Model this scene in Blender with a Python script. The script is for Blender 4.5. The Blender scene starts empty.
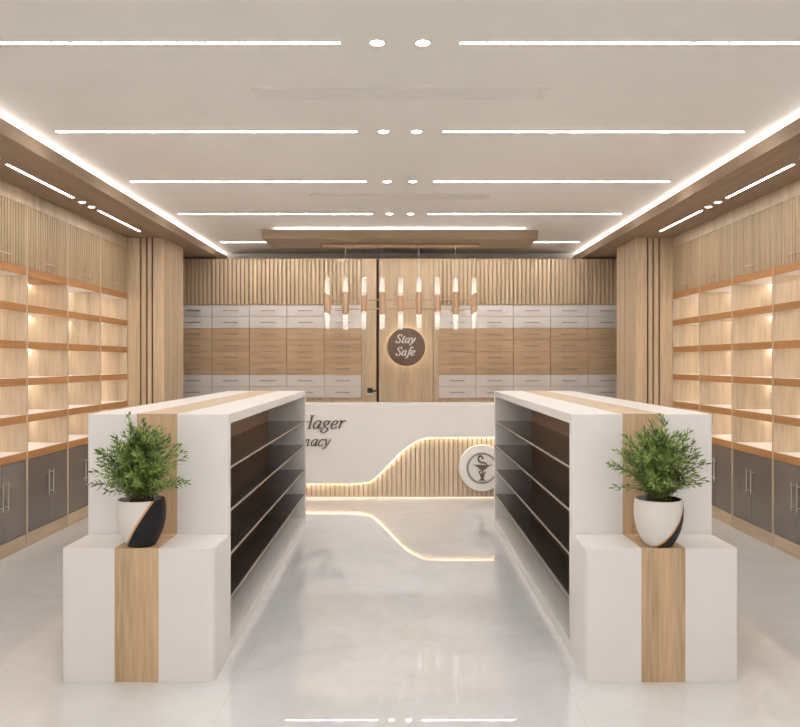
import bpy, bmesh, math, random
from mathutils import Vector, Matrix
random.seed(7)
S = bpy.context.scene
COL = S.collection
PI = math.pi
EYE = 1.55
# ------------------------------------------------------------------ camera
cd = bpy.data.cameras.new('camera'); cam = bpy.data.objects.new('camera', cd); COL.objects.link(cam)
cam.location = (0, 0, EYE); cam.rotation_euler = (PI/2, 0, 0)
cd.sensor_width = 36; cd.lens = 780/800*36; cd.shift_y = -1/800; cd.clip_start = 0.05
S.camera = cam
# ------------------------------------------------------------------ world (even fill light added to brighten the room through its open end)
w = bpy.data.worlds.new('world'); S.world = w; w.use_nodes = True
w.node_tree.nodes['Background'].inputs[0].default_value = (1.0, 0.975, 0.95, 1)
w.node_tree.nodes['Background'].inputs[1].default_value = .52
# ------------------------------------------------------------------ exposure and lamp strengths
S.view_settings.view_transform = 'Standard'; S.view_settings.look = 'None'
S.view_settings.gamma = 1; S.view_settings.use_curve_mapping = False
S.view_settings.exposure = 1.59
E_LINE = 40.0      # ceiling light lines
E_SPOT = 10.0
E_SOFFIT = 14.0
E_COVE = 10.0
E_SHELF = 7.5
E_COUNTER = 9.5
E_SIGN = 7.0
E_TUBE = .13

# ------------------------------------------------------------------ materials
def mat(name):
    m = bpy.data.materials.new(name); m.use_nodes = True
    nt = m.node_tree; b = nt.nodes['Principled BSDF']
    return m, nt, b
def N(nt, t, **k):
    n = nt.nodes.new(t)
    for a, v in k.items(): setattr(n, a, v)
    return n
def coords(nt, scale):
    tc = N(nt, 'ShaderNodeTexCoord'); oi = N(nt, 'ShaderNodeObjectInfo')
    mul = N(nt, 'ShaderNodeVectorMath', operation='MULTIPLY'); mul.inputs[1].default_value = (13.1, 7.7, 5.3)
    nt.links.new(oi.outputs['Random'], mul.inputs[0])
    add = N(nt, 'ShaderNodeVectorMath', operation='ADD')
    nt.links.new(tc.outputs['Object'], add.inputs[0]); nt.links.new(mul.outputs[0], add.inputs[1])
    mp = N(nt, 'ShaderNodeMapping'); mp.inputs['Scale'].default_value = scale
    nt.links.new(add.outputs[0], mp.inputs[0])
    return mp.outputs[0]
def ramp(nt, fac, stops):
    r = N(nt, 'ShaderNodeValToRGB'); nt.links.new(fac, r.inputs[0])
    e = r.color_ramp.elements
    while len(e) < len(stops): e.new(0.5)
    for i, (p, c) in enumerate(stops): e[i].position = p; e[i].color = (*c, 1)
    return r.outputs[0]
def wood(name, base, axis='z', var=0.16, rough=0.42):
    m, nt, b = mat(name)
    s = {'z': (9, 9, .55), 'y': (9, .55, 9), 'x': (.55, 9, 9)}[axis]
    c = coords(nt, s)
    n1 = N(nt, 'ShaderNodeTexNoise'); n1.inputs['Scale'].default_value = 1.0; n1.inputs['Detail'].default_value = 4; n1.inputs['Roughness'].default_value = .6
    nt.links.new(c, n1.inputs['Vector'])
    n2 = N(nt, 'ShaderNodeTexNoise'); n2.inputs['Scale'].default_value = 7.0; n2.inputs['Detail'].default_value = 3
    nt.links.new(c, n2.inputs['Vector'])
    mx = N(nt, 'ShaderNodeMath', operation='MULTIPLY_ADD'); mx.inputs[1].default_value = .4
    nt.links.new(n2.outputs[0], mx.inputs[0])
    sc = N(nt, 'ShaderNodeMath', operation='MULTIPLY'); sc.inputs[1].default_value = .6
    nt.links.new(n1.outputs[0], sc.inputs[0]); nt.links.new(sc.outputs[0], mx.inputs[2])
    d = [v*(1-var*1.3) for v in base]; d[2] *= .93
    l = [min(1, v*(1+var)) for v in base]
    col = ramp(nt, mx.outputs[0], [(.36, d), (.5, base), (.64, l)])
    nt.links.new(col, b.inputs['Base Color']); b.inputs['Roughness'].default_value = rough
    b.inputs['Specular IOR Level'].default_value = .35
    return m
def plain(name, base, rough=.4, metal=0, spec=.5, noise=.03, coat=0):
    m, nt, b = mat(name)
    c = coords(nt, (3, 3, 3))
    n = N(nt, 'ShaderNodeTexNoise'); n.inputs['Scale'].default_value = 2; nt.links.new(c, n.inputs['Vector'])
    col = ramp(nt, n.outputs[0], [(.3, [v*(1-noise) for v in base]), (.7, [min(1, v*(1+noise)) for v in base])])
    nt.links.new(col, b.inputs['Base Color'])
    b.inputs['Roughness'].default_value = rough; b.inputs['Metallic'].default_value = metal
    b.inputs['Specular IOR Level'].default_value = spec; b.inputs['Coat Weight'].default_value = coat
    return m
def glow(name, col, st):
    m = bpy.data.materials.new(name); m.use_nodes = True; nt = m.node_tree
    nt.nodes.remove(nt.nodes['Principled BSDF'])
    e = N(nt, 'ShaderNodeEmission'); e.inputs[0].default_value = (*col, 1); e.inputs[1].default_value = st
    nt.links.new(e.outputs[0], nt.nodes['Material Output'].inputs[0])
    return m
M = {}
M['wood'] = wood('light_oak', (.62, .472, .318), 'z')
M['wood_x'] = wood('light_oak_across', (.62, .472, .318), 'x')
M['wood_y'] = wood('light_oak_along', (.62, .472, .318), 'y')
M['drawer_wood'] = wood('drawer_oak', (.58, .40, .25), 'x', .12)
M['counter_slat'] = wood('lit_counter_slat', (.72, .575, .425), 'z', .12)  # lighter oak: wash of the strip light put into the colour
M['counter_back'] = wood('counter_backing', (.54, .40, .27), 'z', .1)  # darker than the slats: shade between them put into the colour
M['shelf_wood'] = wood('pale_shelf_oak', (.60, .485, .35), 'z')
M['flute'] = wood('fluted_oak', (.52, .385, .25), 'z', .12)
M['slat'] = wood('slat_oak', (.59, .45, .30), 'z', .14)
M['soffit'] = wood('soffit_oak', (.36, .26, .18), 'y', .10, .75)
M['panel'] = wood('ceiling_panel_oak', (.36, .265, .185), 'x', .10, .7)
M['stripe'] = wood('stripe_oak', (.56, .385, .23), 'z', .2)
M['stripe_y'] = wood('stripe_oak_along', (.56, .42, .28), 'y', .12)
M['orange'] = wood('orange_edge', (.50, .235, .085), 'x', .12)
M['gap_shade_dark'] = wood('fluted_backing_shaded_oak', (.36, .24, .15), 'z', .1, .6)  # shade in the grooves between flutes, put into the oak colour
M['gap_shade'] = wood('slat_backing_shaded_oak', (.46, .32, .205), 'z', .1, .6)  # oak darkened to stand in for shade between the slats
M['dark_groove'] = plain('dark_groove', (.10, .045, .02), .6)
M['back_brown'] = wood('brown_back_board', (.42, .27, .18), 'y', .12, .5)
M['white'] = plain('white_laminate', (.775, .745, .718), .32, spec=.4, noise=.01)
M['drawer_white'] = plain('white_drawer', (.75, .70, .66), .4, noise=.01)
M['shelf_white'] = plain('white_shelf', (.86, .80, .76), .4, noise=.01)
M['ceiling'] = plain('ceiling_paint', (.83, .80, .765), .9, spec=.1, noise=.012)
M['wallp'] = plain('wall_paint', (.74, .70, .66), .9, spec=.1)
M['black_shelf'] = plain('dark_gloss_shelf', (.058, .049, .043), .14, spec=.5)
M['edge'] = plain('pale_shelf_edge', (.38, .32, .26), .4)
M['smoke'] = plain('smoked_door', (.19, .158, .138), .09, spec=.55, coat=.2)
M['steel'] = plain('brushed_steel', (.62, .59, .55), .28, metal=1)
M['handle_dark'] = plain('satin_handle', (.40, .33, .27), .4, metal=.3)
M['gold'] = plain('copper_gold', (.60, .40, .255), .35, metal=.3)
M['black'] = plain('matt_black', (.012, .012, .013), .45)
M['ink'] = plain('dark_brown_letter', (.13, .10, .085), .45)
M['sign_brown'] = plain('sign_brown', (.20, .135, .095), .5)
M['letter_white'] = plain('white_letter', (.85, .82, .78), .5)
M['vent'] = plain('vent_white', (.78, .74, .69), .6)
M['vent_dark'] = plain('vent_shadow', (.44, .41, .37), .8)
M['ring'] = plain('grey_ring', (.30, .275, .26), .3)
M['soil'] = plain('soil', (.03, .02, .015), .9, noise=.4)
M['bark'] = plain('bark', (.10, .07, .03), .8)
M['wire'] = plain('wire', (.88, .85, .8), .5, metal=0)
M['line'] = glow('light_line_glow', (1, .985, .97), E_LINE)
M['spot'] = glow('spot_glow', (1, .97, .92), E_SPOT)
M['sline'] = glow('soffit_line_glow', (1, .96, .90), E_SOFFIT)
M['cove'] = glow('cove_glow', (1, .96, .91), E_COVE)
M['shelf_led'] = glow('shelf_led_glow', (1, .95, .87), E_SHELF)
M['counter_led'] = glow('counter_led_glow', (1, .86, .66), E_COUNTER)
M['toe_led'] = glow('toe_led_glow', (1, .88, .72), E_COUNTER*.2)
M['panel_led'] = glow('panel_led_glow', (1, .95, .88), E_COVE*.8)
M['sign_led'] = glow('sign_led_glow', (1, .86, .64), E_SIGN)

def marble():
    m, nt, b = mat('pale_marble')
    tc = N(nt, 'ShaderNodeTexCoord')
    n = N(nt, 'ShaderNodeTexNoise'); n.inputs['Scale'].default_value = .9; n.inputs['Detail'].default_value = 6; n.inputs['Roughness'].default_value = .62; n.inputs['Distortion'].default_value = 1.2
    nt.links.new(tc.outputs['Object'], n.inputs['Vector'])
    n2 = N(nt, 'ShaderNodeTexNoise'); n2.inputs['Scale'].default_value = 2.6; n2.inputs['Detail'].default_value = 8; n2.inputs['Distortion'].default_value = 1.2
    nt.links.new(tc.outputs['Object'], n2.inputs['Vector'])
    c1 = ramp(nt, n.outputs[0], [(.3, (.61, .607, .603)), (.5, (.675, .672, .668)), (.72, (.72, .717, .713))])
    c2 = ramp(nt, n2.outputs[0], [(.44, (1, 1, 1)), (.5, (.965, .962, .96)), (.56, (1, 1, 1))])
    mx = N(nt, 'ShaderNodeMix', data_type='RGBA', blend_type='MULTIPLY'); mx.inputs[0].default_value = 1
    nt.links.new(c1, mx.inputs[6]); nt.links.new(c2, mx.inputs[7])
    br = N(nt, 'ShaderNodeTexBrick'); br.offset = 0; br.inputs['Scale'].default_value = 1
    br.inputs['Brick Width'].default_value = 1.6; br.inputs['Row Height'].default_value = 1.6
    br.inputs['Mortar Size'].default_value = .002; br.inputs['Mortar Smooth'].default_value = .3
    br.inputs['Color1'].default_value = br.inputs['Color2'].default_value = (1, 1, 1, 1); br.inputs['Mortar'].default_value = (.86, .85, .84, 1)
    mp = N(nt, 'ShaderNodeMapping'); mp.inputs['Location'].default_value = (.8, .3, 0)
    nt.links.new(tc.outputs['Object'], mp.inputs[0]); nt.links.new(mp.outputs[0], br.inputs[0])
    m2 = N(nt, 'ShaderNodeMix', data_type='RGBA', blend_type='MULTIPLY'); m2.inputs[0].default_value = 1
    nt.links.new(mx.outputs[2], m2.inputs[6]); nt.links.new(br.outputs[0], m2.inputs[7])
    nt.links.new(m2.outputs[2], b.inputs['Base Color'])
    b.inputs['Roughness'].default_value = .01; b.inputs['Specular IOR Level'].default_value = .85
    return m
M['marble'] = marble()

def pot_mat(phi):
    m, nt, b = mat('two_tone_glaze')
    tc = N(nt, 'ShaderNodeTexCoord'); sp = N(nt, 'ShaderNodeSeparateXYZ')
    nt.links.new(tc.outputs['Object'], sp.inputs[0])
    def lin(a, k, c=None):
        n = N(nt, 'ShaderNodeMath', operation='MULTIPLY_ADD'); nt.links.new(a, n.inputs[0]); n.inputs[1].default_value = k
        if c is None: n.inputs[2].default_value = 0
        elif isinstance(c, float): n.inputs[2].default_value = c
        else: nt.links.new(c, n.inputs[2])
        return n.outputs[0]
    v = lin(sp.outputs[0], math.cos(phi), lin(sp.outputs[1], math.sin(phi), lin(sp.outputs[2], -.62, .062)))
    vm = lin(v, 5.0, .5)
    r = N(nt, 'ShaderNodeValToRGB'); nt.links.new(vm, r.inputs[0]); r.color_ramp.interpolation = 'CONSTANT'
    e = r.color_ramp.elements; e[0].position = 0; e[0].color = (.74, .69, .64, 1)
    e[1].position = .48; e[1].color = (.60, .33, .15, 1); e.new(.535).color = (.013, .013, .015, 1)
    nt.links.new(r.outputs[0], b.inputs['Base Color']); b.inputs['Roughness'].default_value = .5; b.inputs['Specular IOR Level'].default_value = .25
    return m
def leaf_mat():
    m, nt, b = mat('needle_leaf')
    tc = N(nt, 'ShaderNodeTexCoord'); n = N(nt, 'ShaderNodeTexNoise'); n.inputs['Scale'].default_value = 22; n.inputs['Detail'].default_value = 2
    nt.links.new(tc.outputs['Object'], n.inputs['Vector'])
    c = ramp(nt, n.outputs[0], [(.32, (.055, .10, .020)), (.48, (.14, .22, .04)), (.62, (.30, .40, .09))])
    nt.links.new(c, b.inputs['Base Color']); b.inputs['Roughness'].default_value = .45
    return m
M['leaf'] = leaf_mat()
def tube_glass():
    m, nt, b = mat('lit_crystal_tube')
    tc = N(nt, 'ShaderNodeTexCoord'); n = N(nt, 'ShaderNodeTexNoise'); n.inputs['Scale'].default_value = 60
    nt.links.new(tc.outputs['Object'], n.inputs['Vector'])
    sp = N(nt, 'ShaderNodeSeparateXYZ'); nt.links.new(tc.outputs['Object'], sp.inputs[0])
    ab = N(nt, 'ShaderNodeMath', operation='ABSOLUTE'); nt.links.new(sp.outputs[2], ab.inputs[0])
    mr = N(nt, 'ShaderNodeMapRange'); nt.links.new(ab.outputs[0], mr.inputs[0])
    mr.inputs[1].default_value = .10; mr.inputs[2].default_value = .30; mr.inputs[3].default_value = E_TUBE; mr.inputs[4].default_value = E_TUBE*.28
    nt.links.new(mr.outputs[0], b.inputs['Emission Strength']); b.inputs['Emission Color'].default_value = (1, .93, .82, 1)
    b.inputs['Base Color'].default_value = (.95, .93, .9, 1); b.inputs['Transmission Weight'].default_value = .75
    b.inputs['Roughness'].default_value = .15; b.inputs['IOR'].default_value = 1.3
    bp = N(nt, 'ShaderNodeBump'); bp.inputs['Strength'].default_value = .5; bp.inputs['Distance'].default_value = .01
    nt.links.new(n.outputs[0], bp.inputs['Height']); nt.links.new(bp.outputs[0], b.inputs['Normal'])
    return m
M['tube'] = tube_glass()

# ------------------------------------------------------------------ mesh helpers
class MB:
    def __init__(s): s.bm = bmesh.new()
    def box(s, x0, x1, y0, y1, z0, z1, bev=0):
        r = bmesh.ops.create_cube(s.bm, size=1)
        vs = r['verts']
        for v in vs:
            v.co = Vector(((x0+x1)/2+v.co.x*(x1-x0), (y0+y1)/2+v.co.y*(y1-y0), (z0+z1)/2+v.co.z*(z1-z0)))
        if bev:
            es = list({e for v in vs for e in v.link_edges})
            bmesh.ops.bevel(s.bm, geom=es, offset=bev, segments=2, affect='EDGES', profile=.5)
        return s
    def prism(s, pts, axis, a, b):
        """polygon pts (u,v) swept along axis from a to b. axis y: (u,v)=(x,z); axis z: (x,y); axis x: (y,z)"""
        f = {'y': lambda u, v, t: (u, t, v), 'z': lambda u, v, t: (u, v, t), 'x': lambda u, v, t: (t, u, v)}[axis]
        A = [s.bm.verts.new(f(u, v, a)) for u, v in pts]; B = [s.bm.verts.new(f(u, v, b)) for u, v in pts]
        n = len(pts); s.bm.faces.new(A); s.bm.faces.new(B[::-1])
        for i in range(n): s.bm.faces.new((A[i], B[i], B[(i+1) % n], A[(i+1) % n]))
        return s
    def lathe(s, prof, cx=0, cy=0, seg=40, cap=True):
        rings = []
        for r, z in prof:
            rings.append([s.bm.verts.new((cx+r*math.cos(2*PI*k/seg), cy+r*math.sin(2*PI*k/seg), z)) for k in range(seg)])
        for a, b in zip(rings, rings[1:]):
            for k in range(seg): s.bm.faces.new((a[k], a[(k+1) % seg], b[(k+1) % seg], b[k]))
        if cap:
            s.bm.faces.new(rings[0][::-1]); s.bm.faces.new(rings[-1])
        return s
    def disc_y(s, cx, cz, r, y0, y1, seg=64, bev=0):
        pts = [(cx+r*math.cos(2*PI*k/seg), cz+r*math.sin(2*PI*k/seg)) for k in range(seg)]
        if not bev: return s.prism(pts, 'y', y0, y1)
        R = []
        for rr, y in ((r, y1), (r, y0+bev), (r-bev*.3, y0+bev*.3), (r-bev, y0)):
            R.append([s.bm.verts.new((cx+rr*math.cos(2*PI*k/seg), y, cz+rr*math.sin(2*PI*k/seg))) for k in range(seg)])
        for a, b in zip(R, R[1:]):
            for k in range(seg): s.bm.faces.new((a[k], a[(k+1) % seg], b[(k+1) % seg], b[k]))
        s.bm.faces.new(R[0][::-1]); s.bm.faces.new(R[-1]); return s
    def ring_y(s, cx, cz, r0, r1, y0, y1, seg=64):
        R = []
        for rr, y in ((r0, y1), (r0, y0), (r1, y0), (r1, y1)):
            R.append([s.bm.verts.new((cx+rr*math.cos(2*PI*k/seg), y, cz+rr*math.sin(2*PI*k/seg))) for k in range(seg)])
        for i in range(4):
            a, b = R[i], R[(i+1) % 4]
            for k in range(seg): s.bm.faces.new((a[k], a[(k+1) % seg], b[(k+1) % seg], b[k]))
        return s
    def tube(s, pts, r, seg=8, r1=None):
        pts = [Vector(p) for p in pts]; prev = None; n = len(pts); rings = []
        for i, p in enumerate(pts):
            d = (pts[min(i+1, n-1)]-pts[max(i-1, 0)]).normalized()
            up = Vector((0, 0, 1)) if abs(d.z) < .9 else Vector((1, 0, 0))
            a = d.cross(up).normalized(); b = d.cross(a)
            rr = r if r1 is None else r+(r1-r)*i/(n-1)
            rings.append([s.bm.verts.new(p+a*rr*math.cos(2*PI*k/seg)+b*rr*math.sin(2*PI*k/seg)) for k in range(seg)])
        for a, b in zip(rings, rings[1:]):
            for k in range(seg): s.bm.faces.new((a[k], a[(k+1) % seg], b[(k+1) % seg], b[k]))
        s.bm.faces.new(rings[0][::-1]); s.bm.faces.new(rings[-1]); return s
    def build(s, name, m, parent=None, loc=None, smooth=False):
        bmesh.ops.recalc_face_normals(s.bm, faces=s.bm.faces[:])
        if loc is not None: bmesh.ops.translate(s.bm, verts=s.bm.verts[:], vec=-Vector(loc))
        me = bpy.data.meshes.new(name); s.bm.to_mesh(me); s.bm.free()
        me.materials.append(m if not isinstance(m, str) else M[m])
        if smooth:
            for p in me.polygons: p.use_smooth = True
            me.set_sharp_from_angle(angle=math.radians(40))
        o = bpy.data.objects.new(name, me); COL.objects.link(o)
        if loc is not None: o.location = loc
        if parent: o.parent = parent
        return o
def tag(o, label, cat, group=None):
    o['label'] = label; o['category'] = cat
    if group: o['group'] = group
    elif 'group' in o: del o['group']
    return o
def thing(name, label, cat, loc=(0, 0, 0), rz=0, group=None):
    o = bpy.data.objects.new(name, None); COL.objects.link(o); o.empty_display_size = .1
    o.location = loc; o.rotation_euler = (0, 0, rz)
    return tag(o, label, cat, group)
def struct(o): o['kind'] = 'structure'; return o
def dup(root, loc, rz, label, group=None):
    def rec(o, par):
        c = o.copy(); COL.objects.link(c)
        if par: c.parent = par
        for ch in [x for x in kids.get(o.name, [])]: rec(ch, c)
        return c
    kids = {}
    for o in bpy.data.objects:
        if o.parent: kids.setdefault(o.parent.name, []).append(o)
    r = rec(root, None); r.location = loc; r.rotation_euler = (0, 0, rz); r['label'] = label
    if group: r['group'] = group
    return r

# ------------------------------------------------------------------ lettering drawn as pen strokes
def cr(pts, n=7):
    if len(pts) < 3: return [Vector((*p, 0)) for p in pts]
    P = [Vector((*p, 0)) for p in pts]; P = [P[0]*2-P[1]]+P+[P[-1]*2-P[-2]]
    out = []
    for i in range(1, len(P)-2):
        for k in range(n):
            t = k/n
            out.append(.5*((2*P[i])+(P[i+1]-P[i-1])*t+(2*P[i-1]-5*P[i]+4*P[i+1]-P[i+2])*t*t+(-P[i-1]+3*P[i]-3*P[i+1]+P[i+2])*t**3))
    out.append(P[-2]); return out
GL = {
 'H': (.88, [[(.16, 0), (.16, 1)], [(.68, 0), (.68, 1)], [(.16, .52), (.68, .52)], [(.04, 0), (.28, 0)], [(.56, 0), (.80, 0)], [(.04, 1), (.28, 1)], [(.56, 1), (.80, 1)]]),
 'P': (.70, [[(.16, 0), (.16, 1)], [(.04, 0), (.28, 0)], [(.04, 1), (.2, 1)], [(.16, 1), (.42, 1), (.60, .88), (.60, .62), (.42, .48), (.16, .48)]]),
 'S': (.62, [[(.52, .74), (.48, .94), (.30, 1.0), (.13, .86), (.17, .66), (.38, .46), (.48, .26), (.38, .05), (.2, 0), (.06, .08), (.04, .28)]]),
 'a': (.62, [[(.46, .54), (.30, .62), (.12, .46), (.06, .2), (.15, .01), (.30, .08), (.45, .36)], [(.50, .62), (.46, .32), (.42, .08), (.49, .0), (.60, .1)]]),
 'g': (.58, [[(.30, .62), (.13, .54), (.10, .36), (.23, .25), (.39, .33), (.43, .5), (.30, .62)], [(.41, .57), (.58, .60)], [(.2, .26), (.12, .15), (.24, .12), (.42, .0), (.44, -.15), (.27, -.29), (.06, -.25), (.02, -.11), (.16, .04)]]),
 'e': (.52, [[(.08, .26), (.34, .34), (.43, .5), (.32, .62), (.15, .5), (.06, .22), (.15, .02), (.31, .02), (.46, .14)]]),
 'r': (.47, [[(.04, .55), (.16, .61), (.15, .4), (.10, 0)], [(.14, .34), (.26, .54), (.38, .62), (.46, .55)]]),
 'c': (.48, [[(.43, .50), (.36, .62), (.17, .52), (.06, .24), (.14, .02), (.30, .0), (.44, .14)]]),
 'h': (.62, [[(.05, .98), (.17, 1.0), (.14, .5), (.10, 0)], [(.12, .34), (.28, .58), (.42, .60), (.44, .42), (.40, .1), (.47, 0), (.58, .1)]]),
 'm': (.92, [[(.04, .55), (.15, .61), (.14, .4), (.10, 0)], [(.12, .34), (.26, .57), (.38, .60), (.40, .42), (.36, 0)], [(.38, .34), (.54, .57), (.67, .60), (.70, .42), (.66, .1), (.73, 0), (.84, .1)]]),
 'y': (.55, [[(.03, .54), (.12, .62), (.17, .4), (.25, .03)], [(.50, .62), (.43, .32), (.25, 0), (.10, -.22), (-.05, -.26)]]),
 't': (.40, [[(.24, .84), (.18, .5), (.13, .14), (.20, 0), (.35, .1)], [(.05, .6), (.38, .6)]]),
 'f': (.42, [[(.56, .90), (.46, 1.02), (.33, .9), (.25, .4), (.17, -.08), (.05, -.27), (-.09, -.21)], [(.08, .6), (.44, .6)]]),
}
def stroke(mb, pts, y0, y1, thick, thin):
    n = len(pts); L = []
    for i, p in enumerate(pts):
        d = (pts[min(i+1, n-1)]-pts[max(i-1, 0)]); d.normalize()
        wd = thin+(thick-thin)*abs(d.y)**1.3
        if n > 4 and (i == 0 or i == n-1): wd *= .8
        nr = Vector((-d.y, d.x, 0))*wd/2
        a, b = p+nr, p-nr
        L.append([mb.bm.verts.new(c) for c in ((a.x, y0, a.y), (b.x, y0, b.y), (b.x, y1, b.y), (a.x, y1, a.y))])
    for a, b in zip(L, L[1:]):
        for k in range(4): mb.bm.faces.new((a[k], a[(k+1) % 4], b[(k+1) % 4], b[k]))
    mb.bm.faces.new(L[0]); mb.bm.faces.new(L[-1][::-1])
def text(mb, s, x, z, cap, y0, y1, right=False, bold=1.0, shear=.24, wx=1.0):
    adv = sum(GL[c][0] for c in s)*cap*wx
    cx = x-adv if right else x
    for c in s:
        a, st = GL[c]
        for q in st:
            pts = [Vector((cx+(p.x*wx+shear*p.y)*cap, z+p.y*cap, 0)) for p in cr(q)]
            stroke(mb, pts, y0, y1, .135*cap*bold, .05*cap*bold)
        cx += a*cap*wx

# ================================================================== SETTING
YB, YF, XW, ZC = 11.3, -1.6, 3.62, 3.127
struct(MB().box(-XW, XW, YF, YB, -.1, 0).build('floor', 'marble'))
struct(MB().box(-XW-.1, XW+.1, YF, YB+.1, ZC, ZC+.1).build('ceiling', 'ceiling'))
struct(MB().box(-XW-.1, -XW, YF, YB, -.1, ZC).build('wall_left', 'wallp'))
struct(MB().box(XW, XW+.1, YF, YB, -.1, ZC).build('wall_right', 'wallp'))
struct(MB().box(-XW-.1, XW+.1, YB, YB+.1, -.1, ZC).build('wall_back', 'wallp'))
ZS = EYE+1.436; ZT = EYE+1.534
for sg, nm in ((-1, 'trim_1'), (1, 'trim_2')):     # timber soffits along both sides, with a light trough on top
    x0, x1 = sorted((sg*2.50, sg*(XW-.002)))
    t = struct(MB().box(x0, x1, YF, YB-.002, ZS, ZS+.03).box(*sorted((sg*2.50, sg*2.53)), YF, YB-.002, ZS+.03, ZT).build(nm, 'soffit'))
    MB().box(*sorted((sg*2.555, sg*2.60)), YF+.05, YB-.05, ZS+.03, ZT-.004).build('light_ledge', 'soffit', t)
    MB().box(*sorted((sg*2.57, sg*2.59)), YF+.05, YB-.05, ZT-.004, ZT+.004).build('light_strip', 'cove', t)
# dark boards closing the back row: door reveal and the side fillers behind the pillars
YU = 10.6; PX = 780/YU
def ux(px): return (px-400)/PX
def uz(py): return EYE-(py-362.5)/PX
ZU = uz(258.6)
struct(MB().box(ux(361.6), ux(438.6), YU+.07, YU+.10, 0, ZU).build('trim_3', 'dark_groove'))
for sg, nm in ((-1, 'trim_4'), (1, 'trim_5')):
    struct(MB().box(*sorted((sg*3.066, sg*(XW-.002))), YU+.02, YU+.06, 0, ZU).build(nm, 'wood'))
# doors in the middle of the back row
d1 = struct(MB().box(ux(361.6), ux(376.4), YU, YU+.065, 0, ZU, .003).build('door_1', 'wood', loc=(ux(369), YU, 0)))
MB().box(-.03, .05, -.014, 0, 1.105, 1.205, .002).build('lock_plate', 'white', d1)
MB().box(-.022, .05, -.034, -.014, 1.138, 1.205, .004).box(.05, .10, -.034, -.022, 1.155, 1.175, .004).build('door_handle', 'black', d1)
d2 = struct(MB().box(ux(379), ux(433), YU-.006, YU+.065, 0, ZU, .003).build('door_2', 'wood', loc=(ux(406), YU, 0)))
struct(MB().box(ux(433.4), ux(438.6), YU, YU+.065, 0, ZU, .002).build('trim_6', 'wood', loc=(ux(436), YU, 0)))

# ================================================================== CEILING LIGHTS
ORD = ['nearest', 'second', 'third', 'fourth', 'farthest']
HC = 1.65
rows = [3.838, 5.314, 6.781, 8.255, 10.19]
extra = [2.367]
rowname = ['frontmost ceiling row', 'second ceiling row', 'third ceiling row', 'fourth row, before the timber panel', 'last row, behind the timber panel', 'row above the view', 'row above the entrance']
rowgeo = [(.295, 2.34) for i in range(7)]
def line_light(x0, x1, y, label, group, z=ZC, matn='line', wd=.018, along='x', dn=.006):
    c = ((x0+x1)/2, y, z)
    o = thing('linear_light', label, 'ceiling light', c, 0 if along == 'x' else PI/2, group)
    hl = abs(x1-x0)/2
    MB().box(-hl-.004, hl+.004, -wd/2-.002, -wd/2, -dn, 0).box(-hl-.004, hl+.004, wd/2, wd/2+.002, -dn, 0).box(-hl-.004, -hl, -wd/2, wd/2, -dn, 0).box(hl, hl+.004, -wd/2, wd/2, -dn, 0).build('frame', 'white', o)
    MB().box(-hl, hl, -wd/2, wd/2, -dn+.001, 0).build('diffuser', matn, o)
    return o
def spot_light(x, y, z, label, group, r=.034):
    o = thing('downlight', label, 'ceiling light', (x, y, z), 0, group)
    R = MB(); seg = 28; rr = []
    for a, b in ((r, 0), (r, -.006), (r+.006, -.006), (r+.008, 0)):
        rr.append([R.bm.verts.new((a*math.cos(2*PI*k/seg), a*math.sin(2*PI*k/seg), b)) for k in range(seg)])
    for a, b in zip(rr, rr[1:]):
        for k in range(seg): R.bm.faces.new((a[k], a[(k+1) % seg], b[(k+1) % seg], b[k]))
    R.build('trim_ring', 'white', o)
    MB().lathe([(r, -.005), (r, 0)], seg=28).build('lens', 'spot', o)
    return o
for i, y in enumerate(rows+extra):
    a, b = rowgeo[i]
    for sg, side in ((-1, 'left'), (1, 'right')):
        line_light(*sorted((sg*a, sg*b)), y, f'white light strip in ceiling, {side} half of the {rowname[i]}', 'light strips across the main ceiling')
        spot_light(sg*.112, y, ZC, f'small round downlight, {side} one in the {rowname[i]}', 'round downlights in the main ceiling')
segs = [(7.345, 8.505), (5.634, 6.784), (3.92, 5.07), (2.21, 3.36)]
segn = ['farthest one, by the pillar', 'middle one above the shelving', 'one at the edge of the view', 'one nearest the entrance']
spotn = ['between the far strips', 'at the view edge', 'beyond the view edge']
for sg, side in ((-1, 'left'), (1, 'right')):
    for k, (a, b) in enumerate(segs):
        o = line_light(-(b-a)/2, (b-a)/2, 0, f'white light strip along the {side} timber soffit, {segn[k]}', 'light strips in the timber soffits', ZS, 'sline', .022, 'y')
        o.location = (sg*2.84, (a+b)/2, ZS)
    for k, (p, q) in enumerate(((6.97, 7.18), (5.26, 5.47), (3.55, 3.76))):
        for yy, nf in ((p, 'nearer'), (q, 'farther')):
            spot_light(sg*2.84, yy, ZS, f'small downlight in {side} timber soffit, {nf} one {spotn[k]}', 'round downlights in the timber soffits', .028)
# air vents
def vent(y, hw, dp, label):
    o = thing('air_vent', label, 'air vent', (0, y, ZC), 0, 'long linear air vents in the ceiling')
    fr = .035
    MB().box(-hw, hw, -dp, -dp+fr, -.012, 0, .003).box(-hw, hw, dp-fr, dp, -.012, 0, .003).box(-hw, -hw+fr, -dp+fr, dp-fr, -.012, 0).box(hw-fr, hw, -dp+fr, dp-fr, -.012, 0).build('frame', 'vent', o)
    MB().box(-hw+fr, hw-fr, -dp+fr, dp-fr, -.002, 0).build('backing', 'vent_dark', o)
    n = 5; st = (2*dp-2*fr)/n
    for k in range(n):
        yy = -dp+fr+st*(k+.5)
        MB().prism([(yy-.009, -.003), (yy-.006, -.003), (yy+.009, -.011), (yy+.006, -.011)], 'x', -hw+fr, hw-fr).build('louvre', 'vent', o)
vent(4.545, .855, .11, 'long beige louvred air vent between the first two rows of lights')
vent(7.407, .846, .095, 'long faint louvred air vent just before the fourth light row')

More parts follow.
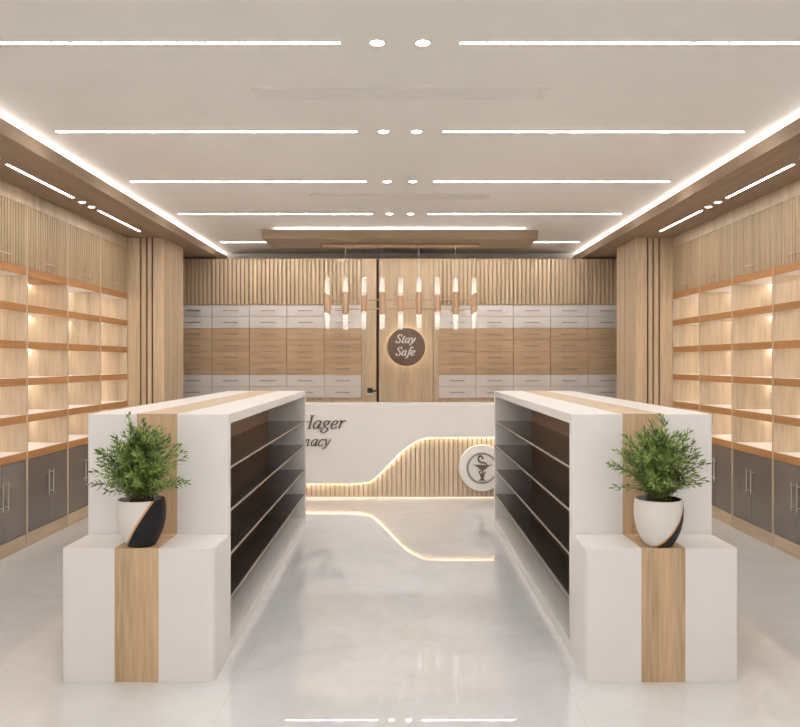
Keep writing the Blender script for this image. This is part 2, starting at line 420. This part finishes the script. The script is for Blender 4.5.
# ================================================================== HANGING TIMBER PANEL
py0, py1, pz0, pz1, px_ = 9.0, 9.73, EYE+1.428, EYE+1.529, 1.592
o = thing('ceiling_panel', 'wide brown timber panel hung below ceiling above the chandelier', 'ceiling panel', (0, (py0+py1)/2, pz0))
hy = (py1-py0)/2; hh = pz1-pz0
MB().box(-px_, px_, -hy, hy, 0, .03, .002).box(-px_, px_, -hy, -hy+.03, .03, hh).box(-px_, px_, hy-.03, hy, .03, hh).box(-px_, -px_+.03, -hy+.03, hy-.03, .03, hh).box(px_-.03, px_, -hy+.03, hy-.03, .03, hh).build('tray', 'panel', o)
MB().box(-1.49, 1.49, -.22, -.17, .03, hh-.012).build('light_ledge', 'panel', o)
MB().box(-1.47, 1.47, -.205, -.185, hh-.012, hh-.004).build('light_strip', 'panel_led', o)
for sx in (-1, 1):
    for sy in (-1, 1): MB().box(sx*.4-.006, sx*.4+.006, sy*.2-.01, sy*.2+.01, .03, ZC-pz0).build('hanger', 'steel', o)

# ================================================================== CHANDELIER
CY = 9.4; k_ = CY/780
zc0 = EYE+59.0*k_                                       # middle of the sleeves
o = thing('chandelier', 'linear chandelier of nine copper and crystal tubes on thin wires', 'chandelier', (0, CY, zc0))
ch = o
zt = pz0-zc0
MB().box(-.955, .955, -.045, .045, zt-.035, zt, .015).build('canopy', 'gold', o)
for x in (-54.5, -18, 18.8, 55.5):
    MB().tube([(x*k_, 0, .2), (x*k_, 0, zt-.02)], .0034, 6).build('wire', 'wire', o)
for z in (62.7-59, 53.7-59):
    MB().tube([(-73*k_, 0, z*k_), (73.5*k_, 0, z*k_)], .008, 8).build('bar', 'gold', o)
def cut_tube(mb, r, z0, z1, s0, s1, ang, seg=24, bulge=0):
    """tube whose two ends are cut on slanting planes"""
    L = []
    nr = 7
    for j in range(nr):
        t = j/(nr-1); row = []
        for k in range(seg):
            a = 2*PI*k/seg; rr = r*(1+bulge*math.sin(PI*t))
            x, y = rr*math.cos(a), rr*math.sin(a)
            u = (x*math.cos(ang)+y*math.sin(ang))/r
            za, zb = z0+s0*u, z1+s1*u
            row.append(mb.bm.verts.new((x, y, za+(zb-za)*t)))
        L.append(row)
    for a, b in zip(L, L[1:]):
        for k in range(seg): mb.bm.faces.new((a[k], a[(k+1) % seg], b[(k+1) % seg], b[k]))
    mb.bm.faces.new(L[0][::-1]); mb.bm.faces.new(L[-1])
for i in range(9):
    x = (327.2+18.36*i-400)*k_
    ang = PI if i == 0 else (0 if i == 8 else (PI/2 if i % 2 else -PI/2))
    mb = MB(); cut_tube(mb, .037, -9.6*k_, 9.6*k_, .022, .022 if i in (0, 8) else -.026, ang, 24, .12)
    s = mb.build('sleeve', 'gold', o, smooth=True); s.location = (x, 0, 0)
    mb = MB(); cut_tube(mb, .030, 7.0*k_, 25.5*k_, 0, .014, ang+PI, 20)
    g = mb.build('crystal_tube', 'tube', s, smooth=True)
    mb = MB(); cut_tube(mb, .030, -25.0*k_, -7.0*k_, -.014, 0, ang+PI, 20)
    g = mb.build('crystal_tube', 'tube', s, smooth=True)

# ================================================================== BACK ROW: TALL DRAWER CABINETS
W = .508; DZ = (uz(305)-uz(398))/8
ccx = -.523-W/2
def drawer_cabinet(cx, label):
    o = thing('drawer_cabinet', label, 'cabinet', (cx, YU, 0), 0, 'tall drawer cabinets along the back')
    hw = W/2-.0015
    MB().box(-hw, hw, .022, .50, 0, ZU, .001).build('body', 'wood', o)
    MB().box(-hw, hw, .002, .022, .08, uz(400), .002).build('base_panel', 'wood', o)
    m = MB()
    n = 9; p = 2*hw/n
    for i in range(n): m.box(-hw+p*(i+.19), -hw+p*(i+.81), -.012, .014, uz(304.6), ZU-.003)
    m = m.build('slatted_door', 'slat', o)
    MB().box(-hw, hw, .014, .022, uz(304.6), ZU).build('backing', 'gap_shade', m)
    for r in range(8):
        z1 = uz(305)-DZ*r; wh = r in (0, 1, 6, 7)
        d = MB().box(-hw+.001, hw-.001, 0, .022, z1-DZ+.002, z1-.002, .0015).build('drawer', 'drawer_white' if wh else 'drawer_wood', o)
        zc = z1-DZ/2
        MB().box(-.10, .10, -.028, -.016, zc-.006, zc+.006, .002).box(-.085, -.079, -.018, 0, zc-.003, zc+.003).box(.079, .085, -.018, 0, zc-.003, zc+.003).build('handle', 'handle_dark', d)
    return o
pos = ['next to the doors', 'second from the doors', 'third from the doors', 'fourth from the doors', 'last one, tucked against the pillar']
first = drawer_cabinet(ccx, 'white and oak drawer cabinet left of the doors, '+pos[0])
for sg, side in ((-1, 'left'), (1, 'right')):
    for k in range(5):
        if sg == -1 and k == 0: continue
        x = sg*(.523+W/2+W*k)
        dup(first, (x, YU, 0), 0, f'white and oak drawer cabinet {side} of the doors, {pos[k]}')

# ================================================================== ROUND WALL SIGN
sx, sz, sr = .0825, EYE+15.6/74.3, .257
o = thing('wall_sign', 'round brown backlit sign with white italic words on the door', 'sign', (sx, YU-.006, sz))
MB().disc_y(0, 0, sr, -.065, -.045, bev=.003).build('disc', 'sign_brown', o, smooth=True)
MB().disc_y(0, 0, sr-.08, -.045, 0).build('spacer', 'black', o)
MB().ring_y(0, 0, sr-.075, sr-.06, -.04, -.028).build('light_ring', 'sign_led', o)
m = MB(); kk = 1/74.3
text(m, 'Stay', (395.6-406.2)*kk, (347-343)*kk, 8.4*kk, -.07, -.065, bold=1.35, wx=1.04); m.build('lettering', 'letter_white', o)
m = MB(); text(m, 'Safe', (395.6-406.2)*kk, (347-355.6)*kk, 8.4*kk, -.07, -.065, bold=1.35, wx=1.04); m.build('lettering', 'letter_white', o)

# ================================================================== PILLARS
def pillar(sg, label):
    o = thing('pillar', label, 'pillar', (sg*3.13, 8.965, 0))
    H = ZS-.001
    def bx(m, x0, x1, y0, y1, b=.003):
        x0, x1 = sorted((sg*(x0-3.13), sg*(x1-3.13))); m.box(x0, x1, y0, y1, 0, H, b); return m
    bx(MB(), 2.735, 3.56, .024, .795-.022, 0).build('core', 'dark_groove', o)
    xs = [2.711, 2.848, 2.911, 2.981, 3.56]
    for i in range(4):
        a = xs[i]+(.009 if i else 0); b = xs[i+1]-(.009 if i < 3 else 0)
        bx(MB(), a, b, 0, .024 if i else .022).build('front_board', 'wood', o)
    bx(MB(), 2.711, 2.735, .0225, .43).build('side_board', 'wood', o)
    bx(MB(), 2.711, 2.735, .448, .795).build('side_board', 'wood', o)
    return o
pillar(-1, 'broad oak pillar with dark vertical grooves beside the left shelving')
pillar(1, 'broad oak pillar with dark vertical grooves beside the right shelving')

# ================================================================== SIDE SHELVING
BW = .803; T = [2.344, 2.035, 1.727, 1.42, 1.11, .80]; FH = .062; DEP = .41
def shelving(loc, rz, label, orange_first=False):
    o = thing('shelving_unit', label, 'shelving unit', loc, rz, 'lit shelving units on both sides')
    hw = BW/2-.0008; t = .012
    H = ZS-.001
    MB().box(-hw, -hw+t, 0, DEP, .002, H).box(hw-t, hw, 0, DEP, .002, H).box(-hw+t, hw-t, DEP-.012, DEP, .002, H).box(-hw+t, hw-t, 0, DEP-.012, H-.12, H).build('body', 'shelf_wood', o)
    MB().box(-hw+t, hw-t, .004, .022, .002, .113).build('kickboard', 'wood_x', o)
    MB().box(-hw+t, hw-t, .03, DEP-.012, .113, .128).build('bottom_panel', 'wood_x', o)
    # upper fluted flap door
    d = MB()
    n = 17; p = (2*hw-2*t-.004)/n
    for i in range(n): d.box(-hw+t+.002+p*(i+.15), -hw+t+.002+p*(i+.85), 0, .012, T[0]+.003, H-.122)
    d = d.build('fluted_door', 'flute', o)
    MB().box(-hw+t+.002, hw-t-.002, .012, .024, T[0]+.003, H-.122).build('backing', 'gap_shade_dark', d)
    MB().box(-.09, .09, -.022, -.014, T[0]+.07, T[0]+.078, .002).box(-.075, -.069, -.014, 0, T[0]+.071, T[0]+.077).box(.069, .075, -.014, 0, T[0]+.071, T[0]+.077).build('handle', 'steel', d)
    for k, z in enumerate(T):
        sm = 'orange' if (orange_first and k == 0) else 'shelf_white'
        s = MB().box(-hw+t, hw-t, .018, DEP-.012, z-.05 if k else z-FH, z).build('shelf', sm, o)
        MB().box(-hw+t, hw-t, 0, .018, z-FH, z, .001).build('edge_board', 'orange', s)
        if k < 5:
            zz = z-(.05 if k else FH)
            MB().box(-hw+t+.01, hw-t-.01, DEP-.045, DEP-.03, zz-.008, zz).build('light_strip', 'shelf_led', s)
    for sd in (-1, 1):
        x0, x1 = sorted((sd*.002, sd*(hw-t-.002)))
        d = MB().box(x0, x1, .004, .018, .118, T[5]-FH-.003, .001).build('glass_door', 'smoke', o)
        xh = sd*.043
        MB().tube([(xh, -.024, .375), (xh, -.024, .605)], .0042, 8).tube([(xh, -.024, .405), (xh, .004, .405)], .0035, 6).tube([(xh, -.024, .575), (xh, .004, .575)], .0035, 6).build('handle', 'steel', d)
    return o
bpos = ['farthest bay, against the pillar', 'second bay from the pillar', 'third bay from the pillar', 'bay cut by the edge of the view', 'fifth bay from the pillar']
y0 = 8.96-BW/2
base = shelving((-3.13, y0, 0), PI/2, 'lit oak shelving on the left wall, '+bpos[0])
for k in range(1, 5):
    if k == 2:
        shelving((-3.13, y0-BW*k, 0), PI/2, 'lit oak shelving on the left wall, orange underside on top, '+bpos[k], True)
    else: dup(base, (-3.13, y0-BW*k, 0), PI/2, 'lit oak shelving on the left wall, '+bpos[k])
for k in range(5): dup(base, (3.13, y0-BW*k, 0), -PI/2, 'lit oak shelving on the right wall, '+bpos[k])

# ================================================================== RECEPTION COUNTER
CF = 8.85; q = CF/780
def cx_(p): return (p-400)*q
def cz_(p): return EYE-(p-362.5)*q
o = thing('reception_counter', 'white reception counter with wavy lit edge over oak slats', 'counter', (0, CF, 0))
HWC = 1.95; ZTOP = 1.0714
MB().box(-HWC+.02, HWC-.02, .075, .58, .05, ZTOP-.03).build('body', 'wood', o)
MB().box(-HWC, HWC, 0, .60, ZTOP-.03, ZTOP, .004).build('countertop', 'white', o)
MB().box(-HWC+.05, HWC-.05, .12, .54, 0, .05).build('plinth', 'white', o)
cur = [(-HWC, cz_(483.7))]+[(cx_(a), cz_(b)) for a, b in ((320, 483.7), (353, 483.5), (363, 482.6), (372.5, 480), (386, 467.3), (400, 453), (411, 444.2), (422, 438.8), (432, 437.2), (460, 437.2))]+[(HWC, cz_(437.2))]
mid = cr(cur[1:-1], 6); cpts = [cur[0]]+[(p.x, p.y) for p in mid]+[cur[-1]]
m = MB()
# wave panel: quad strips between the curve and the counter top
F = []
for (x, z) in cpts:
    F.append([m.bm.verts.new(c) for c in ((x, 0, z), (x, 0, ZTOP-.03), (x, .028, ZTOP-.03), (x, .028, z))])
for a, b in zip(F, F[1:]):
    for k in range(4): m.bm.faces.new((a[k], a[(k+1) % 4], b[(k+1) % 4], b[k]))
m.bm.faces.new(F[0]); m.bm.faces.new(F[-1][::-1])
m.build('wave_panel', 'white', o)
m = MB()
n = int(2*(HWC-.02)/.054)
for i in range(n):
    x = -HWC+.02+.054*i; m.box(x+.008, x+.046, .05, .066, .018, cz_(434.5))
m = m.build('slat_panel', 'counter_slat', o)
MB().box(-HWC+.02, HWC-.02, .066, .075, .018, ZTOP-.03).build('backing', 'counter_back', m)
m = MB()
ep = [Vector((x, .036, z+.012)) for x, z in cpts]
m.tube([(p.x, p.y, p.z) for p in ep], .0045, 6); m.build('light_strip', 'counter_led', o)
MB().box(-HWC+.06, HWC-.06, .085, .10, .040, .048).build('light_strip', 'toe_led', o)
# lettering
m = MB(); text(m, 'Hager', cx_(346.5-2.2), cz_(428.6), 13*q, -.012, 0, right=True, bold=1.0, wx=1.13); m.build('lettering', 'ink', o)
m = MB(); text(m, 'Pharmacy', cx_(330.5-1), cz_(445.8), 10.8*q, -.012, 0, right=True, bold=.9, wx=1.08); m.build('lettering', 'ink', o)
# round badge with bowl and snake
bx_, bz_ = cx_(481.8), cz_(467.8)
bd = MB().disc_y(0, 0, 23*q, -.03, .05, bev=.006).build('badge', 'white', o, smooth=True); bd.location = (bx_, 0, bz_)
MB().ring_y(0, 0, 13.6*q, 15.6*q, -.038, -.03).build('ring', 'ring', bd)
m = MB()
u = q/9.09*1.12
def P(a, b): return ((a-378)*u, (430-b)*u)
m.prism([P(300, 398), P(325, 402), P(355, 404), P(380, 404), P(410, 404), P(470, 402), P(440, 410), P(420, 424), P(405, 438), P(388, 444), P(366, 440), P(345, 424), P(322, 408)], 'y', -.037, -.03)
m.prism([P(374, 442), P(386, 442), P(384, 470), P(386, 505), P(392, 520), P(410, 530), P(346, 530), P(366, 520), P(374, 505), P(377, 470)], 'y', -.037, -.03)
def sn(pts, a, b):
    pp = []
    for p in cr([P(*x) for x in pts], 6): pp.append(p)
    stroke(m, pp, -.040, -.03, a*u, b*u)
sn([(385, 357), (378, 340), (362, 330), (348, 344), (348, 366), (366, 382), (396, 386), (412, 398), (410, 424), (392, 440)], 13, 13)
sn([(372, 446), (356, 460), (362, 478), (384, 482), (398, 474), (404, 458)], 9, 9)
sn([(364, 486), (370, 498), (386, 500), (396, 490)], 8, 8)
m.build('symbol', 'ink', bd)

# ================================================================== DISPLAY GONDOLAS
def gondola(sg, label):
    o = thing('display_gondola', label, 'display gondola', (sg*1.272, 3.785, 0))
    so = sg*.006
    hw = .3697; zt = 1.278; y0, y1 = .32, 3.685; zl = .647
    # low plinth block with rounded front corners
    pts = []
    ra, rb = (.036, .016) if sg < 0 else (.016, .036)
    for cxx, a0, r in ((hw-ra, -PI/2, ra), (-hw+rb, -PI, rb)):
        for k in range(9):
            a = a0+PI/2*k/8
            pts.append((cxx+r*math.cos(a), r+r*math.sin(a)))
    pts = pts[:9]+[(hw, y0-.001), (-hw, y0-.001)]+pts[9:]
    m = MB(); m.prism(pts, 'z', 0, zl)
    es = [e for e in m.bm.edges if all(abs(v.co.z-zl) < 1e-5 for v in e.verts)]
    bmesh.ops.bevel(m.bm, geom=es, offset=.006, segments=2, affect='EDGES')
    b = m.build('front_block', 'white', o, smooth=True)
    sw = .106
    MB().box(so-sw, so+sw, -.002, 0, 0, zl+.002).box(so-sw, so+sw, 0, y0-.001, zl, zl+.002).build('wood_stripe', 'stripe', b)
    e = MB().box(-hw, hw, y0, y0+.053, 0, zt, .0025).build('end_panel', 'white', o)
    MB().box(so-sw, so+sw, y0-.002, y0, zl+.002, zt+.002).build('wood_stripe', 'stripe', e)
    MB().box(-hw, hw, y1-.053, y1, 0, zt, .0025).build('end_panel', 'white', o)
    t = MB().box(-hw, hw, y0+.053, y1-.053, zt-.051, zt, .001).build('top_slab', 'white', o)
    MB().box(so-sw, so+sw, y0-.002, y1, zt, zt+.002).build('wood_stripe', 'stripe_y', t)
    MB().box(-hw, hw, y0+.053, y1-.053, 0, .071, .001).build('bottom_slab', 'white', o)
    MB().box(-.02, .02, y0+.053, y1-.053, .071, zt-.051).build('back_panel', 'back_brown', o)
    for z in (.995, .766, .532, .30):
        for sd in (-1, 1):
            xa, xb = sorted((sd*.02, sd*(hw-.006)))
            s = MB().box(xa, xb, y0+.053, y1-.053, z-.010, z).build('shelf', 'black_shelf', o)
            xa, xb = sorted((sd*(hw-.006), sd*hw))
            MB().box(xa, xb, y0+.053, y1-.053, z-.010, z).build('edge_strip', 'edge', s)
    return o
gondola(-1, 'long white island shelf unit left of the aisle with oak stripe')
gondola(1, 'long white island shelf unit right of the aisle with oak stripe')

# ================================================================== POTTED PLANTS
def plant(loc, phi, tips, label, seed):
    rnd = random.Random(seed)
    o = thing('potted_plant', label, 'plant', loc, 0, 'potted plants on the gondola ends')
    prof = [(a, b*.94) for a, b in [(.058, 0), (.066, .004), (.085, .035), (.105, .085), (.116, .14), (.118, .185), (.115, .225), (.112, .243), (.107, .245), (.105, .238), (.108, .19), (.1, .19)]]
    p = MB().lathe(prof, seg=64).build('pot', pot_mat(phi), o, smooth=True)
    MB().lathe([(.100, .178), (.104, .202), (.05, .209), (.004, .211)], seg=32).build('soil', 'soil', p, smooth=True)
    stems = MB(); lv = MB().bm
    def leaf(p, d, side, L, wd):
        up = d.cross(side).normalized()
        a = p; m1 = p+d*L*.4+up*L*.03; t = p+d*L-up*L*.08
        vs = [lv.verts.new(c) for c in (a, m1+side*wd/2, t, m1-side*wd/2)]
        c = lv.verts.new(m1-up*wd*.15)
        for i in range(4): lv.faces.new((vs[i], vs[(i+1) % 4], c))
    allt = [(x, rnd.uniform(-.10, .06), z, True) for x, z in tips]
    cz = .155
    for _ in range(120):
        a = rnd.uniform(0, 2*PI) if rnd.random() < .5 else rnd.gauss(-PI/2, .8); el = rnd.uniform(-.4, 1.5); rr = rnd.uniform(.12, .22)
        x = math.cos(a)*math.cos(el)*rr; y = math.sin(a)*math.cos(el)*rr*.8; z = cz+math.sin(el)*rr*.95
        allt.append((x, y, max(z, .03), False))
    for x, y, z, ex in allt:
        b = Vector((rnd.uniform(-.05, .05), rnd.uniform(-.05, .05), .205)); tip = Vector((x, y-.01, z*.98+.232))
        ctl = b*.5+tip*.5+Vector((-x*.15, -y*.15, .05+.02*rnd.random()))
        ctl.z = max(ctl.z, .26)
        n = 14; pts = [b*(1-t)**2+ctl*2*t*(1-t)+tip*t*t for t in [i/n for i in range(n+1)]]
        stems.tube([tuple(v) for v in pts], .0022, 4, .0009)
        L = sum((pts[i+1]-pts[i]).length for i in range(n)); cnt = int(L*.86/.0062); ang = rnd.uniform(0, 6)
        for i in range(cnt):
            t = .14+.86*(i+1)/cnt; f = t*n; j = min(int(f), n-1); pp = pts[j].lerp(pts[j+1], f-j)
            d = (pts[j+1]-pts[j]).normalized(); ang += 2.4
            a0 = d.orthogonal().normalized(); b0 = d.cross(a0)
            rad = a0*math.cos(ang)+b0*math.sin(ang); fw = .38+.9*max(0, (t-.85)/.15)
            dd = (rad+d*fw).normalized(); side = dd.cross(d).normalized()
            if side.length < .1: side = a0
            leaf(pp, dd, side, rnd.uniform(.032, .048)*(1-.25*max(0, (t-.9)/.1)), rnd.uniform(.0085, .012))
    stems.build('stems', 'bark', o)
    me = bpy.data.meshes.new('foliage'); lv.to_mesh(me); lv.free(); me.materials.append(M['leaf'])
    f = bpy.data.objects.new('foliage', me); COL.objects.link(f); f.parent = o
def tp(lst, cx, cy): return [((a-cx)/975, (cy-b)/975) for a, b in lst]
LT = tp([(258, 62), (315, 95), (412, 135), (480, 225), (508, 275), (545, 385), (525, 375), (205, 160), (112, 240), (90, 335), (52, 412), (70, 405), (168, 195), (435, 175), (360, 145), (285, 130), (100, 290), (490, 250), (140, 440), (455, 420), (250, 120), (330, 260), (290, 230), (330, 380), (260, 400), (170, 350), (400, 330)], 298, 475)
RT = tp([(278, 68), (345, 100), (420, 135), (485, 230), (500, 290), (508, 375), (470, 400), (35, 298), (60, 305), (70, 415), (80, 235), (125, 165), (170, 150), (230, 175), (320, 190), (400, 175), (210, 330), (240, 380), (370, 370), (150, 420), (120, 250), (460, 250), (440, 330), (270, 100)], 291, 472)
plant((-1.276, 3.85, .6492), 0, LT, 'bushy green plant in white and black pot on left gondola', 3)
plant((1.276, 3.85, .6492), math.radians(26), [(x*(.93 if x > 0 else 1), z) for x, z in RT], 'bushy green plant in mostly white pot on right gondola', 8)
